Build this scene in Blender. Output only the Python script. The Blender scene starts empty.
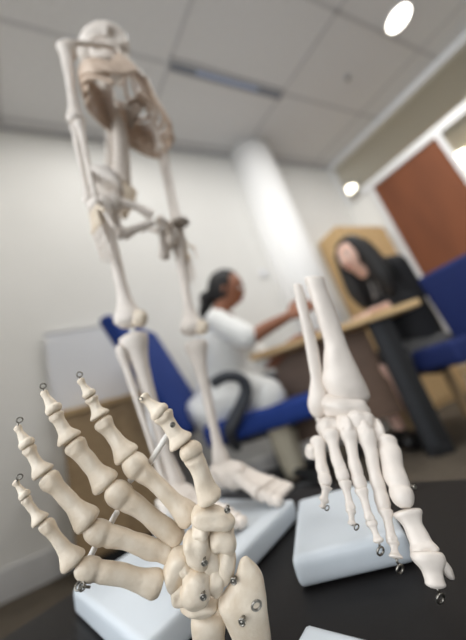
import bpy, bmesh, math, random
from mathutils import Vector, Matrix, noise
random.seed(7)
PI = math.pi
scene = bpy.context.scene
COL = scene.collection

# ------------------------------------------------------------------ camera frame
F = 278.0
TH, RO = math.radians(16.6), math.radians(17.7)
ZC = Vector((-math.sin(RO)*math.cos(TH), math.cos(RO)*math.cos(TH), math.sin(TH)))
YC = (Vector((0, 0, 1)) - ZC*ZC.z).normalized()
XC = -YC.cross(ZC)
CR = Vector((XC.x, YC.x, ZC.x)); CU = Vector((XC.y, YC.y, ZC.y)); CF = Vector((XC.z, YC.z, ZC.z))
CAM = Vector((0, 0, 0.5))                      # half a metre above the carpet

def ray(px, py):
    return CR*((px-233)/F) + CU*((320-py)/F) + CF
def at(px, py, d):
    return CAM + ray(px, py)*d
def onz(px, py, z):
    r = ray(px, py); return CAM + r*((z-CAM.z)/r.z)
def P3(x, y, z):                               # metres relative to the lens
    return Vector((x, y, z)) + CAM

def wide(p, w, k=1.0):
    """true width / width read off the picture, for a round body seen off the lens axis"""
    q = p-CAM; z = q.dot(CF)
    tw = (q.dot(CR)*w.dot(CR)+q.dot(CU)*w.dot(CU))/z
    return 1/math.sqrt(1+(k*tw)**2)
# ------------------------------------------------------------------ object helpers
WL = {}
def obj(name, bm, m, parent=None, smooth=True):
    bmesh.ops.recalc_face_normals(bm, faces=bm.faces)
    vs = [v.co for v in bm.verts]
    lo = Vector((min(v.x for v in vs), min(v.y for v in vs), min(v.z for v in vs)))
    hi = Vector((max(v.x for v in vs), max(v.y for v in vs), max(v.z for v in vs)))
    c = (lo+hi)/2
    for v in bm.verts: v.co -= c
    for f in bm.faces: f.smooth = smooth
    me = bpy.data.meshes.new(name); bm.to_mesh(me); bm.free()
    me.materials.append(m)
    o = bpy.data.objects.new(name, me); COL.objects.link(o)
    if parent: o.parent = parent; o.location = c - WL[parent]
    else: o.location = c
    WL[o] = c
    return o
def tag(o, label, cat, group=None):
    o['label'] = label; o['category'] = cat
    if group: o['group'] = group
    return o
def thing(name, loc, label, cat, group=None):
    o = bpy.data.objects.new(name, None); COL.objects.link(o)
    o.empty_display_size = .05
    o.location = loc; WL[o] = Vector(loc)
    return tag(o, label, cat, group)
def struct(name, bm, m, parent=None, smooth=False):
    o = obj(name, bm, m, parent, smooth)
    if parent is None: o['kind'] = 'structure'
    return o

# ------------------------------------------------------------------ mesh helpers
def new(): return bmesh.new()
def quad_box(bm, a, b, c, d, h):
    """prism: the bottom outline a b c d swept by the vector h"""
    pts = [Vector(p) for p in (a, b, c, d)]
    lo = [bm.verts.new(p) for p in pts]; hi = [bm.verts.new(p+h) for p in pts]
    bm.faces.new(lo[::-1]); bm.faces.new(hi)
    for i in range(4):
        j = (i+1) % 4
        bm.faces.new((lo[i], lo[j], hi[j], hi[i]))
    return bm
def obox(bm, c, ax, ay, az, sx, sy, sz):
    c = Vector(c); ax, ay, az = ax.normalized(), ay.normalized(), az.normalized()
    k = [c+ax*(sx/2*i)+ay*(sy/2*j)-az*(sz/2) for i, j in ((-1, -1), (1, -1), (1, 1), (-1, 1))]
    return quad_box(bm, *k, az*sz)
def bevel(bm, w, seg=3):
    bmesh.ops.bevel(bm, geom=list(bm.edges), offset=w, segments=seg, affect='EDGES', profile=.6)
    return bm
def loft(bm, rings, cap=True):
    prev = None; first = None
    for r in rings:
        cur = [bm.verts.new(p) for p in r]
        if prev:
            n = len(cur)
            for i in range(n):
                bm.faces.new((prev[i], prev[(i+1) % n], cur[(i+1) % n], cur[i]))
        else: first = cur
        prev = cur
    if cap:
        bm.faces.new(first[::-1]); bm.faces.new(prev)
    return bm
def cr(p0, p1, p2, p3, t):
    return .5*((2*p1)+(p2-p0)*t+(2*p0-5*p1+4*p2-p3)*t*t+(3*p1-p0-3*p2+p3)*t**3)
def smooth_list(pts, sub):
    """Catmull-Rom through a list of equal-length tuples"""
    out = []; n = len(pts)
    for i in range(n-1):
        a = pts[max(i-1, 0)]; b = pts[i]; c = pts[i+1]; d = pts[min(i+2, n-1)]
        for k in range(sub):
            out.append(tuple(cr(a[q], b[q], c[q], d[q], k/sub) for q in range(len(b))))
    out.append(tuple(pts[-1])); return out
def sgnpow(v, e): return math.copysign(abs(v)**e, v)
def bone(bm, p0, p1, prof, side, n=18, sub=4, e=.85, groove=None, bump=0, seed=0, seen=False):
    """p0 to p1; prof rows = (t, half width, half depth, offset width, offset depth)"""
    p0, p1 = Vector(p0), Vector(p1); a = p1-p0; L = a.length; a.normalize()
    w = (side - a*side.dot(a)).normalized(); dd = a.cross(w)
    rings = []
    for (t, rw, rd, ow, od) in smooth_list(prof, sub):
        rw, rd = max(rw, 2e-4), max(rd, 2e-4)
        c = p0 + a*(t*L) + w*ow + dd*od
        if seen:                                   # widths were read off a wide-angle photograph
            g = wide(c, w, rd/rw); rw, rd = rw*g, rd*g
        ring = []
        for i in range(n):
            th = 2*PI*i/n
            x, y = sgnpow(math.cos(th), e), sgnpow(math.sin(th), e)
            k = 1.0
            if groove: k = groove(t, th)
            p = c + w*(rw*x*k) + dd*(rd*y*k)
            if bump: p += (p-c).normalized()*bump*(noise.noise(p*90+Vector((seed, 0, 0)))+.35*noise.noise(p*260))
            ring.append(p)
        rings.append(ring)
    return loft(bm, rings)
def tube(bm, pts, rad, n=10, sub=5, closed_caps=True, flat=1.0, up=None):
    """round or flattened tube along a smooth curve; rad number or list"""
    if not hasattr(rad, '__len__'): rad = [rad]*len(pts)
    rows = smooth_list([(p[0], p[1], p[2], r) for p, r in zip(pts, rad)], sub) if sub > 1 else [(p[0], p[1], p[2], r) for p, r in zip(pts, rad)]
    P = [Vector(r[:3]) for r in rows]; rings = []
    ref = up or Vector((.13, .31, .94))
    for i, p in enumerate(P):
        t = (P[min(i+1, len(P)-1)]-P[max(i-1, 0)]).normalized()
        u = (ref - t*ref.dot(t)).normalized(); v = t.cross(u)
        if up is None: ref = u
        r = max(rows[i][3], 1e-4)
        rings.append([p+u*(math.cos(2*PI*k/n)*r)+v*(math.sin(2*PI*k/n)*r*flat) for k in range(n)])
    return loft(bm, rings, closed_caps)
def lump(bm, c, ax, ay, rx, ry, rz, e=1.0, nz=.1, seed=0, freq=1.6, sub=4, shape=None):
    c = Vector(c); ax = ax.normalized(); az = ax.cross(ay).normalized(); ay = az.cross(ax)
    r = bmesh.ops.create_icosphere(bm, subdivisions=sub, radius=1)
    for v in r['verts']:
        p = v.co.copy()
        k = 1+nz*noise.noise(p*freq+Vector((seed*3.1, seed*1.7, seed)))
        if e != 1:
            k *= (abs(p.x)**(2/e)+abs(p.y)**(2/e)+abs(p.z)**(2/e))**(-e/2)
        p = p*k
        if shape: p = shape(p)
        v.co = c+ax*(p.x*rx)+ay*(p.y*ry)+az*(p.z*rz)
    return bm
def disc_cyl(bm, c, axis, r, h, n=32, r2=None):
    axis = axis.normalized(); u = axis.orthogonal().normalized(); v = axis.cross(u)
    r2 = r if r2 is None else r2
    return loft(bm, [[Vector(c)+axis*z+u*(math.cos(2*PI*k/n)*q)+v*(math.sin(2*PI*k/n)*q) for k in range(n)] for z, q in ((0, r), (h, r2))])
def torus(bm, c, axis, R, r, n=28, m=10):
    axis = axis.normalized(); u = axis.orthogonal().normalized(); v = axis.cross(u)
    rows = []
    for i in range(n):
        a = 2*PI*i/n; d = u*math.cos(a)+v*math.sin(a)
        rows.append([bm.verts.new(Vector(c)+d*(R+r*math.cos(2*PI*k/m))+axis*(r*math.sin(2*PI*k/m))) for k in range(m)])
    for i in range(n):
        for k in range(m):
            bm.faces.new((rows[i][k], rows[(i+1) % n][k], rows[(i+1) % n][(k+1) % m], rows[i][(k+1) % m]))
    return bm
def fuse(bm, voxel, smooth=4):
    """voxel-remesh overlapping shapes into one continuous skin"""
    me = bpy.data.meshes.new('tmp'); bmesh.ops.recalc_face_normals(bm, faces=bm.faces); bm.to_mesh(me); bm.free()
    o = bpy.data.objects.new('tmp', me); COL.objects.link(o)
    m = o.modifiers.new('r', 'REMESH'); m.mode = 'VOXEL'; m.voxel_size = voxel
    if smooth:
        s = o.modifiers.new('s', 'SMOOTH'); s.iterations = smooth; s.factor = .5
    dg = bpy.context.evaluated_depsgraph_get(); ev = o.evaluated_get(dg)
    out = bmesh.new(); out.from_mesh(ev.to_mesh()); ev.to_mesh_clear()
    bpy.data.objects.remove(o); bpy.data.meshes.remove(me)
    return out

# ------------------------------------------------------------------ materials
def lin(c): return tuple(((v/255)/12.92 if v/255 <= .04045 else (((v/255)+.055)/1.055)**2.4) for v in c)
def mat(name, rgb, rough=.6, var=.08, scale=30, bump=0, bscale=200, metal=0, spec=.5, sss=0, emit=0, rgb2=None):
    m = bpy.data.materials.new(name); m.use_nodes = True
    N, L = m.node_tree.nodes, m.node_tree.links
    b = N['Principled BSDF']; c = lin(rgb)
    tc = N.new('ShaderNodeTexCoord'); nz = N.new('ShaderNodeTexNoise')
    nz.inputs['Scale'].default_value = scale; nz.inputs['Detail'].default_value = 4
    L.new(tc.outputs['Object'], nz.inputs['Vector'])
    rp = N.new('ShaderNodeValToRGB')
    d = lin(rgb2) if rgb2 else tuple(v*(1-var) for v in c)
    rp.color_ramp.elements[0].color = (*d, 1); rp.color_ramp.elements[0].position = .3
    rp.color_ramp.elements[1].color = (*[min(1, v*(1+var*.5)) for v in c], 1); rp.color_ramp.elements[1].position = .7
    L.new(nz.outputs['Fac'], rp.inputs['Fac']); L.new(rp.outputs['Color'], b.inputs['Base Color'])
    b.inputs['Roughness'].default_value = rough; b.inputs['Metallic'].default_value = metal
    b.inputs['Specular IOR Level'].default_value = spec
    if sss:
        b.inputs['Subsurface Weight'].default_value = sss; b.inputs['Subsurface Radius'].default_value = (.004, .0025, .0015)
        b.inputs['Subsurface Scale'].default_value = 1
    if emit:
        b.inputs['Emission Color'].default_value = (*c, 1); b.inputs['Emission Strength'].default_value = emit
    if bump:
        n2 = N.new('ShaderNodeTexNoise'); n2.inputs['Scale'].default_value = bscale; n2.inputs['Detail'].default_value = 5
        L.new(tc.outputs['Object'], n2.inputs['Vector'])
        bp = N.new('ShaderNodeBump'); bp.inputs['Strength'].default_value = bump; bp.inputs['Distance'].default_value = .001
        L.new(n2.outputs['Fac'], bp.inputs['Height']); L.new(bp.outputs['Normal'], b.inputs['Normal'])
    return m
def wood(name, a, b_, rough=.5, sc=(1.5, 18, 18)):
    m = mat(name, a, rough)
    N, L = m.node_tree.nodes, m.node_tree.links
    tc = [n for n in N if n.type == 'TEX_COORD'][0]; nz = [n for n in N if n.type == 'TEX_NOISE'][0]
    mp = N.new('ShaderNodeMapping'); mp.inputs['Scale'].default_value = sc
    L.new(tc.outputs['Object'], mp.inputs['Vector']); L.new(mp.outputs['Vector'], nz.inputs['Vector'])
    nz.inputs['Scale'].default_value = 3
    r = [n for n in N if n.type == 'VALTORGB'][0]
    r.color_ramp.elements[0].color = (*lin(b_), 1); r.color_ramp.elements[1].color = (*lin(a), 1)
    return m
BONE = mat('ivory_bone', (227, 214, 195), .38, .12, 60, .4, 420, sss=.0, rgb2=(212, 194, 170))
BONEP = mat('pale_bone', (226, 216, 206), .45, .08, 40, .2, 300)
RIBM = mat('tan_bone', (210, 190, 172), .5, .12, 40, rgb2=(184, 160, 138))
METAL = mat('dark_steel', (150, 146, 138), .3, .2, 60, metal=1)
PEG = mat('clear_peg', (232, 228, 222), .35, .03)
WHITEB = mat('white_plastic', (208, 215, 221), .38, .02, 10, .05, 300)
BLACKT = mat('black_table', (20, 17, 17), .42, .15, 6, .05, 200, spec=.22)
WALL = mat('white_paint', (232, 231, 227), .8, .02, 3, .1, 300)
ARMG = mat('charcoal_plastic', (62, 65, 72), .5, .1, 20)
COLP = mat('column_paint', (250, 250, 249), .6, .01, 3)
CARPET = mat('brown_carpet', (92, 83, 71), .95, .25, 90, .6, 600)
CEILM = mat('ceiling_tile', (222, 222, 223), .9, .04, 40, .2, 300)
GRID = mat('ceiling_grid', (198, 198, 200), .7, .03)
WHITEF = mat('white_frame', (225, 225, 225), .45, .02)
DIFF = mat('lamp_diffuser', (255, 250, 238), .5, .0, emit=6.0)
SLOT = mat('slot_grey', (132, 137, 148), .5, .1)
SLOTB = mat('slot_blue_grey', (175, 190, 222), .4, .05)
DOORM = wood('brown_door', (124, 70, 38), (104, 56, 28), .75, (1.5, 1.5, .3))
LWOOD = wood('light_wood', (216, 186, 140), (196, 162, 114), .45)
BWOOD = wood('oak_cabinet', (178, 152, 116), (158, 132, 98), .5)
DWOOD = wood('brown_panel', (118, 94, 78), (104, 82, 68), .5)
BLUE = mat('blue_fabric', (24, 56, 132), .85, .15, 60, .3, 700)
NAVY = mat('navy_fabric', (19, 37, 92), .85, .15, 60, .3, 700)
BLACKP = mat('black_plastic', (42, 43, 46), .45, .15, 20)
BLACKM = mat('black_metal', (18, 18, 20), .6, .15, 20)
GREYL = mat('slate_metal', (40, 42, 46), .6, .1, 20)
COAT = mat('white_coat', (246, 246, 243), .85, .03, 20, .3, 300)
CREAM = mat('cream_cloth', (216, 208, 186), .85, .05, 20, .3, 300)
SKIN1 = mat('brown_skin', (150, 98, 72), .5, .06, 20, .1, 300)
SKIN2 = mat('light_skin', (228, 188, 170), .5, .05, 20, .1, 300)
HAIR = mat('black_hair', (18, 15, 15), .6, .3, 40, .3, 400)
BLACKC = mat('black_cloth', (22, 22, 25), .85, .2, 40, .3, 400)
LIPS = mat('lips', (160, 84, 80), .4, .05)
EYEW = mat('eye_white', (225, 220, 215), .3, .02)
IRIS = mat('dark_iris', (40, 28, 22), .3, .05)
SHOE = mat('black_shoe', (24, 22, 22), .35, .1)
WBOARD = mat('whiteboard', (226, 228, 232), .3, .01, 8)
CORR = mat('corridor_paint', (196, 184, 160), .85, .03, 4)
STRIPE = bpy.data.materials.new('striped_cloth'); STRIPE.use_nodes = True
_n, _l = STRIPE.node_tree.nodes, STRIPE.node_tree.links
_w = _n.new('ShaderNodeTexWave'); _w.inputs['Scale'].default_value = 14; _w.inputs['Distortion'].default_value = 1.5
_t = _n.new('ShaderNodeTexCoord'); _r = _n.new('ShaderNodeValToRGB')
_r.color_ramp.elements[0].color = (.012, .012, .014, 1); _r.color_ramp.elements[1].color = (.25, .24, .23, 1)
_r.color_ramp.elements[0].position = .72; _r.color_ramp.elements[1].position = .9
_l.new(_t.outputs['Object'], _w.inputs['Vector']); _l.new(_w.outputs['Fac'], _r.inputs['Fac'])
_l.new(_r.outputs['Color'], _n['Principled BSDF'].inputs['Base Color']); _n['Principled BSDF'].inputs['Roughness'].default_value = .85
GLASS = bpy.data.materials.new('partition_glass'); GLASS.use_nodes = True
_n, _l = GLASS.node_tree.nodes, GLASS.node_tree.links
_g = _n.new('ShaderNodeBsdfGlossy'); _g.inputs['Roughness'].default_value = .02
_tr = _n.new('ShaderNodeBsdfTransparent'); _tr.inputs['Color'].default_value = (.93, .92, .88, 1)
_mx = _n.new('ShaderNodeMixShader'); _fr = _n.new('ShaderNodeFresnel'); _fr.inputs['IOR'].default_value = 1.12
_ml = _n.new('ShaderNodeMath'); _ml.operation = 'MULTIPLY'; _ml.inputs[1].default_value = .10; _l.new(_fr.outputs['Fac'], _ml.inputs[0]); _l.new(_ml.outputs[0], _mx.inputs['Fac']); _l.new(_tr.outputs[0], _mx.inputs[1]); _l.new(_g.outputs[0], _mx.inputs[2])
_l.new(_mx.outputs[0], _n['Material Output'].inputs['Surface'])

Z = Vector((0, 0, 1))
# ================================================================== THE ROOM
CEIL = 3.0
A0 = Vector((-1.268, 1.502, 0)); Q0 = Vector((1.815, 3.087, 0)); R0 = Vector((2.84, 1.92, 0))
bd = (Q0-A0).normalized(); bn = Vector((-bd.y, bd.x, 0))          # along the back wall, and out of the room
rd_ = (R0-Q0).normalized(); rn = Vector((-rd_.y, rd_.x, 0))       # along the glazed wall, and out of the room
LW = A0 - bd*.30                                                  # the corner at the far left
ld = Vector((-bn.x, -bn.y, 0))                                    # the added light-blocking wall comes towards the camera
RE = Q0 + rd_*3.6
def plane_prism(pts, h):
    bm = new(); lo = [bm.verts.new(p) for p in pts]; hi = [bm.verts.new(Vector(p)+h) for p in pts]
    bm.faces.new(lo[::-1]); bm.faces.new(hi); n = len(pts)
    for i in range(n): bm.faces.new((lo[i], lo[(i+1) % n], hi[(i+1) % n], hi[i]))
    return bm
LN = LW + ld*1.3
far = Vector((6.5, 5.2, 0))
outline = [LW+bn*.1-bd*.1, Q0+bd*2.6+bn*2.2, Vector((6.2, 3.2, 0)), Vector((4.6, -2.6, 0)), Vector((-2.6, -2.6, 0)), LN-bd*.1]
struct('floor', plane_prism([p-Z*.1 for p in outline], Z*.1), CARPET)
struct('ceiling', plane_prism([p+Z*CEIL for p in outline], Z*.1), CEILM)
def wall_slab(p, q, z0, z1, nrm, th):
    bm = new(); quad_box(bm, p+Z*z0, q+Z*z0, q+Z*z0+nrm*th, p+Z*z0+nrm*th, Z*(z1-z0)); return bm
struct('wall_back', wall_slab(LW-bd*.1, Q0, 0, CEIL, bn, .1), WALL)
struct('wall_left_blocker', wall_slab(LW, LN, 0, CEIL, -bd, .1), WALL)  # added out of view to block world light and dim the left corner
# skirting
struct('baseboard_back', wall_slab(LW+Z*.0-bn*.016, Q0-bn*.016, 0, .125, bn, .015), WHITEF)
# the round column that stands half inside the back wall
cc = Vector((.72, 2.50, 0)); bm = new(); disc_cyl(bm, cc, Z, .235, CEIL, 48)
struct('wall_column', bm, COLP, smooth=True)
# glazed partition on the right
def rp(s, z=0, o=0): return Q0 + rd_*s + rn*o + Z*z
def rbar(s0, s1, z0, z1, th=.06, off=-.02): 
    return wall_slab(rp(s0, 0, off), rp(s1, 0, off), z0, z1, rn, th)
struct('wall_right', rbar(0, .29, 0, 2.36, .1, 0), WALL)
struct('trim_1', rbar(-.02, 3.6, 2.93, CEIL, .1, -.04), WHITEF)    # ceiling channel
struct('trim_2', rbar(.2, 3.6, 2.36, 2.45, .1, -.03), WHITEF)      # transom
struct('trim_3', rbar(.285, .335, 0, 2.36, .1, -.03), WHITEF)      # door jamb
struct('trim_4', rbar(1.0, 1.045, 0, 2.36, .1, -.03), WHITEF)
struct('trim_5', rbar(.0, .05, 2.36, 2.93, .1, -.03), WHITEF)
struct('trim_6', rbar(1.045, 3.6, 0, .12, .1, -.03), WHITEF)
w1 = struct('window_1', rbar(.05, 3.6, 2.45, 2.93, .008, .02), GLASS)
w2 = struct('window_2', rbar(1.045, 3.6, .12, 2.36, .008, .02), GLASS)
dr = struct('door_1', rbar(.335, 1.0, .01, 2.355, .045, -.01), DOORM)
bm = new(); hp = rp(.93, 1.0, -.06)
tube(bm, [rp(.93, 1.0, -.01), hp, rp(.80, 1.0, -.06)], .009, sub=3); disc_cyl(bm, rp(.93, 1.0, -.022), rn, .026, .012)
obj('door_handle', bm, METAL, dr)
# corridor behind the glass
c0 = Q0 + rd_*-.0 + bd*2.2
struct('wall_corridor', wall_slab(c0 - rd_*1.6, c0 + rd_*4.2, 0, CEIL, bd, .1), CORR)
struct('wall_corridor_end', wall_slab(Q0+bn*1.9, Q0+bn*1.9+bd*2.6, 0, CEIL, bn, .1), CORR)

# ceiling grid: the joints run along the two directions seen in the photo
gB = bd; gR = Vector((math.cos(math.radians(-50)), math.sin(math.radians(-50)), 0))
gbm = new()
def strip_line(bm, p, d, l0, l1, w=.012):
    n = Vector((-d.y, d.x, 0)); p = Vector((p.x, p.y, CEIL-.004))
    quad_box(bm, p+d*l0-n*w, p+d*l1-n*w, p+d*l1+n*w, p+d*l0+n*w, Z*.006)
S1 = onz(169, 64, CEIL); S2 = onz(281, 95, CEIL)
SL = (S2-S1).length
step_R = .62
for k in range(-3, 3):
    p = S1 + gR*(step_R*k)
    # keep each joint inside the two walls
    tb = (p-A0).dot(bn)
    if tb < -.05: strip_line(gbm, p, gB, -2.2, 2.6)
for k in range(-2, 3):
    p = S1 + gB*(SL*k)
    t_end = ((A0-p).dot(bn))/gR.dot(bn)
    strip_line(gbm, p, gR, t_end+.02, 3.2)
struct('trim_7', gbm, GRID)
# cove strip along the back wall, in the ceiling grid colour
struct('trim_8', wall_slab(LW-bn*.03, Q0-bn*.03, CEIL-.03, CEIL-.004, bn, .028), GRID)

# slot diffuser
sd = (S2-S1).normalized(); sn = Vector((-sd.y, sd.x, 0)); sm = (S1+S2)/2 - Z*.006
t = thing('slot_vent', sm, 'long narrow blue-grey slot vent set in the ceiling tiles', 'vent')
bm = new()
for s in (-1, 1): obox(bm, sm+sn*(.036*s), sd, sn, Z, SL, .014, .02)
for s in (-1, 1): obox(bm, sm+sd*(SL/2*s), sd, sn, Z, .014, .086, .02)
obj('frame', bm, GRID, t, False)
bm = new(); obox(bm, sm+Z*.001, sd, sn, Z, SL, .06, .006); obj('blade', bm, SLOT, t, False)
bm = new(); obox(bm, sm-Z*.003+sd*-.02, sd, sn, Z, SL*.55, .03, .004); obj('blade', bm, SLOTB, t, False)

# downlights
def downlight(x, y, r, label, en=9):
    t = thing('ceiling_light', (x, y, CEIL-.012), label, 'light', 'round recessed ceiling lights')
    bm = new(); torus(bm, (x, y, CEIL-.006), Z, r*1.08, r*.12, 40, 10); obj('trim_ring', bm, WHITEF, t)
    bm = new(); disc_cyl(bm, (x, y, CEIL-.012), Z, r, .008, 40); obj('diffuser', bm, DIFF, t)
    l = bpy.data.lights.new('downlight_or_fill_beam', 'AREA'); l.shape = 'DISK'; l.size = r*1.8; l.energy = en; l.color = (1, .97, .93)
    lo = bpy.data.objects.new('downlight_or_fill_beam', l); COL.objects.link(lo); lo.location = (x, y, CEIL-.02)
p = onz(398, 18, CEIL); downlight(p.x, p.y, .088, 'largest round ceiling light, nearest the camera above the glazed wall')
p = onz(349, 189, CEIL); downlight(p.x, p.y, .10, 'small round ceiling light seen through the glass left of the brown door')
p = onz(458.5, 155, CEIL); downlight(p.x, p.y, .11, 'small round ceiling light seen through the glass right of the brown door')
# fill lamps without fittings, added under the ceiling to brighten walls and tops
for x, y in ((.75, 1.15), (-.35, 1.0), (1.2, -.6), (2.4, .2)):
    l = bpy.data.lights.new('downlight_or_fill_beam', 'AREA'); l.shape = 'DISK'; l.size = .22; l.energy = 9; l.color = (1, .98, .95)
    lo = bpy.data.objects.new('downlight_or_fill_beam', l); COL.objects.link(lo); lo.location = (x, y, CEIL-.02)
# sprinkler
p = onz(347, 77, CEIL); t = thing('sprinkler', p, 'small dark sprinkler head on the ceiling tiles', 'sprinkler')
bm = new(); disc_cyl(bm, p-Z*.01, Z, .03, .012, 24); obj('rosette', bm, GRID, t)
bm = new(); disc_cyl(bm, p-Z*.04, Z, .012, .032, 16, .016); obj('nozzle', bm, METAL, t)

# cupboard in light wood by the back wall, right of the column
def wb(s, z, o=0): return A0 + bd*s - bn*o + Z*z
ca = 2.66; cb = 3.36; ch = 1.83
t = thing('tall_cupboard', wb((ca+cb)/2, 0, .15), 'light wood cupboard against the back wall behind the woman in black', 'cupboard')
bm = wall_slab(wb(ca, 0, .30), wb(cb, 0, .30), .0, ch, bn, .28); bevel(bm, .004, 1); obj('body', bm, LWOOD, t, False)
mid = (ca+cb)/2
for s0, s1, hs in ((ca+.01, mid-.003, mid-.04), (mid+.003, cb-.01, mid+.04)):
    bm = wall_slab(wb(s0, 0, .318), wb(s1, 0, .318), .06, ch-.03, bn, .017); d = obj('door', bm, LWOOD, t, False)
    bm = new(); tube(bm, [wb(hs, .9, .32), wb(hs, .9, .345), wb(hs, 1.05, .345), wb(hs, 1.05, .32)], .006, sub=3); obj('handle', bm, METAL, d)

# whiteboard + low cabinet by the back wall, left
t = thing('low_cabinet', wb(.5, 0, .2), 'low tan wooden cabinet under the whiteboard at the back wall', 'cabinet')
bm = wall_slab(wb(.22, 0, .27), wb(.70, 0, .27), .07, .70, bn, .26); obj('body', bm, BWOOD, t, False)
bm = wall_slab(wb(.20, 0, .295), wb(.72, 0, .295), .70, .725, bn, .292); obj('top', bm, LWOOD, t, False)
for s0, s1 in ((.23, .457), (.463, .69)):
    bm = wall_slab(wb(s0, 0, .285), wb(s1, 0, .285), .09, .69, bn, .014); d = obj('door', bm, BWOOD, t, False)
    bm = new(); disc_cyl(bm, wb(s1-.04, .55, .305), bn, .012, .026, 16); obj('knob', bm, METAL, d)
bm = wall_slab(wb(.26, 0, .24), wb(.66, 0, .24), 0, .07, bn, .22); obj('plinth', bm, BLACKP, t, False)
t = thing('whiteboard', wb(.42, .728, .04), 'small white board leaning on the wall above the tan cabinet', 'whiteboard')
bm = wall_slab(wb(.16, 0, .045), wb(.68, 0, .045), .735, 1.235, bn, .018); obj('panel', bm, WBOARD, t, False)
bm = new()
for z in (.732, 1.232): quad_box(bm, wb(.15, z, .05), wb(.69, z, .05), wb(.69, z, .02), wb(.15, z, .02), Z*.012)
for s in (.15, .678): quad_box(bm, wb(s, .732, .05), wb(s+.012, .732, .05), wb(s+.012, .732, .02), wb(s, .732, .02), Z*.512)
obj('frame', bm, WHITEF, t, False)
p = wb(1.865, 1.534)
t = thing('light_switch', p, 'small white switch plate on the back wall left of the column', 'switch')
bm = new(); obox(bm, p-bn*.006, bd, Z, bn, .09, .09, .012); bevel(bm, .003, 2); obj('plate', bm, WHITEF, t)
bm = new(); obox(bm, p-bn*.014, bd, Z, bn, .03, .05, .006); bevel(bm, .002, 2); obj('rocker', bm, WBOARD, t)

# ================================================================== LOW BLACK TABLE AND WHITE BASES
TZ = .30
u = Vector((.788, -.616, 0)); v = Vector((.616, .788, 0))
tc_ = Vector((-.158, .823, 0))
t = thing('coffee_table', tc_+u*.62-v*.45, 'low black table carrying the skeleton, the hand and the foot', 'table')
bm = new(); quad_box(bm, *[p+Z*(TZ-.03) for p in (tc_, tc_+u*1.25, tc_+u*1.25-v*.95, tc_-v*.95)], Z*.03); bevel(bm, .003, 2)
obj('table_top', bm, BLACKT, t, False)
for i, j in ((.06, .06), (1.19, .06), (1.19, .89), (.06, .89)):
    bm = new(); obox(bm, tc_+u*i-v*j+Z*.135, u, v, Z, .05, .05, .269); obj('leg', bm, BLACKM, t, False)

def base(name, a, du, dv, su, sv, z1, label, r=.008):
    bm = new(); a = Vector((a.x, a.y, TZ+.0005))
    quad_box(bm, a, a+du*su, a+du*su+dv*sv, a+dv*sv, Z*(z1-TZ)); bevel(bm, r, 4)
    return tag(obj(name, bm, WHITEB), label, 'base', 'white plastic model bases')
bu = Vector((.736, -.677, 0)).normalized(); bv = Vector((.60, .80, 0)).normalized()
# the skeleton's base: front-left corner, front edge, depth
SB = onz(72, 589, .33)
base('display_base', SB, bu, bv, .232, .285, .33, 'large flat white base under the standing skeleton, behind the hand')
FB = onz(290, 560, .33); du2 = Vector((.985, -.12, 0)).normalized(); dv2 = Vector((.19, .98, 0)).normalized()
base('display_base', FB, du2, dv2, .125, .165, .33, 'thick white block behind and below the foot bones', .011)
WB_ = onz(306, 622, .325); e1 = Vector((.80, -.60, 0)); e2 = Vector((-.6, -.8, 0))
a = WB_ + e2*.10
base('display_base', a, e1, -e2, .12, .10, .325, 'white slab whose corner shows at the bottom edge of the photo', .006)

# ================================================================== HAND BONES
D0 = .232
def px(r, d): return r*d/F
IMG = lambda ang: (CR*math.cos(math.radians(ang)) + CU*math.sin(math.radians(ang)))
hand = thing('hand_skeleton', Vector((.0, .23, TZ)), 'ivory hand skeleton with wired bones and forearm stumps, sharp in the foreground', 'hand skeleton')
def imgside(p0, p1):
    a = (p1-p0).normalized(); s = CF.cross(a)
    return s.normalized()
def cap_groove(amount, centre=None):
    def g(t, th):
        k = 1.0
        if t > .8:
            for c in (PI/2, 3*PI/2):
                k -= amount*math.exp(-((th-c)/.55)**2)*min(1, (t-.8)/.12)
        return k
    return g
def phalanx(name, b, h, wf=.58, parent=hand, m=BONE, seed=0, depth=.78, kr=1.03):
    p0, p1 = at(*b[:3]), at(*h[:3]); rb, rh = px(b[3], b[2])*kr, px(h[3], h[2])*kr
    a = (p1-p0).normalized(); p0 = p0 - a*rb*.34; p1 = p1 + a*rh*.30
    w = rh*.80; k = depth
    prof = [(-.03, .30*rb, .3*rb*k, 0, 0), (-.015, .66*rb, .66*rb*k, 0, 0), (.015, .95*rb, .93*rb*k, 0, 0), (.06, 1.03*rb, 1.0*rb*k, 0, 0), (.12, 1.0*rb, .96*rb*k, 0, 0), (.2, .86*rb, .84*rb*k, 0, 0),
            (.36, .5*(rb*.66+w), .5*(rb*.7+w)*k, 0, 0), (.58, w, w*k*.95, 0, 0), (.74, w*1.02, w*k*.95, 0, 0), (.84, rh*.96, rh*k, 0, 0), (.92, rh*1.04, rh*k*1.08, 0, 0), (.98, rh*.92, rh*k, 0, 0), (1.01, rh*.65, rh*k*.7, 0, 0), (1.025, rh*.3, rh*k*.3, 0, 0)]
    bm = bone(new(), p0, p1, prof, imgside(p0, p1), n=26, e=.78, groove=cap_groove(.26), bump=px(.75, b[2]), seed=seed, seen=True)
    return obj(name, bm, m, parent)
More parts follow.
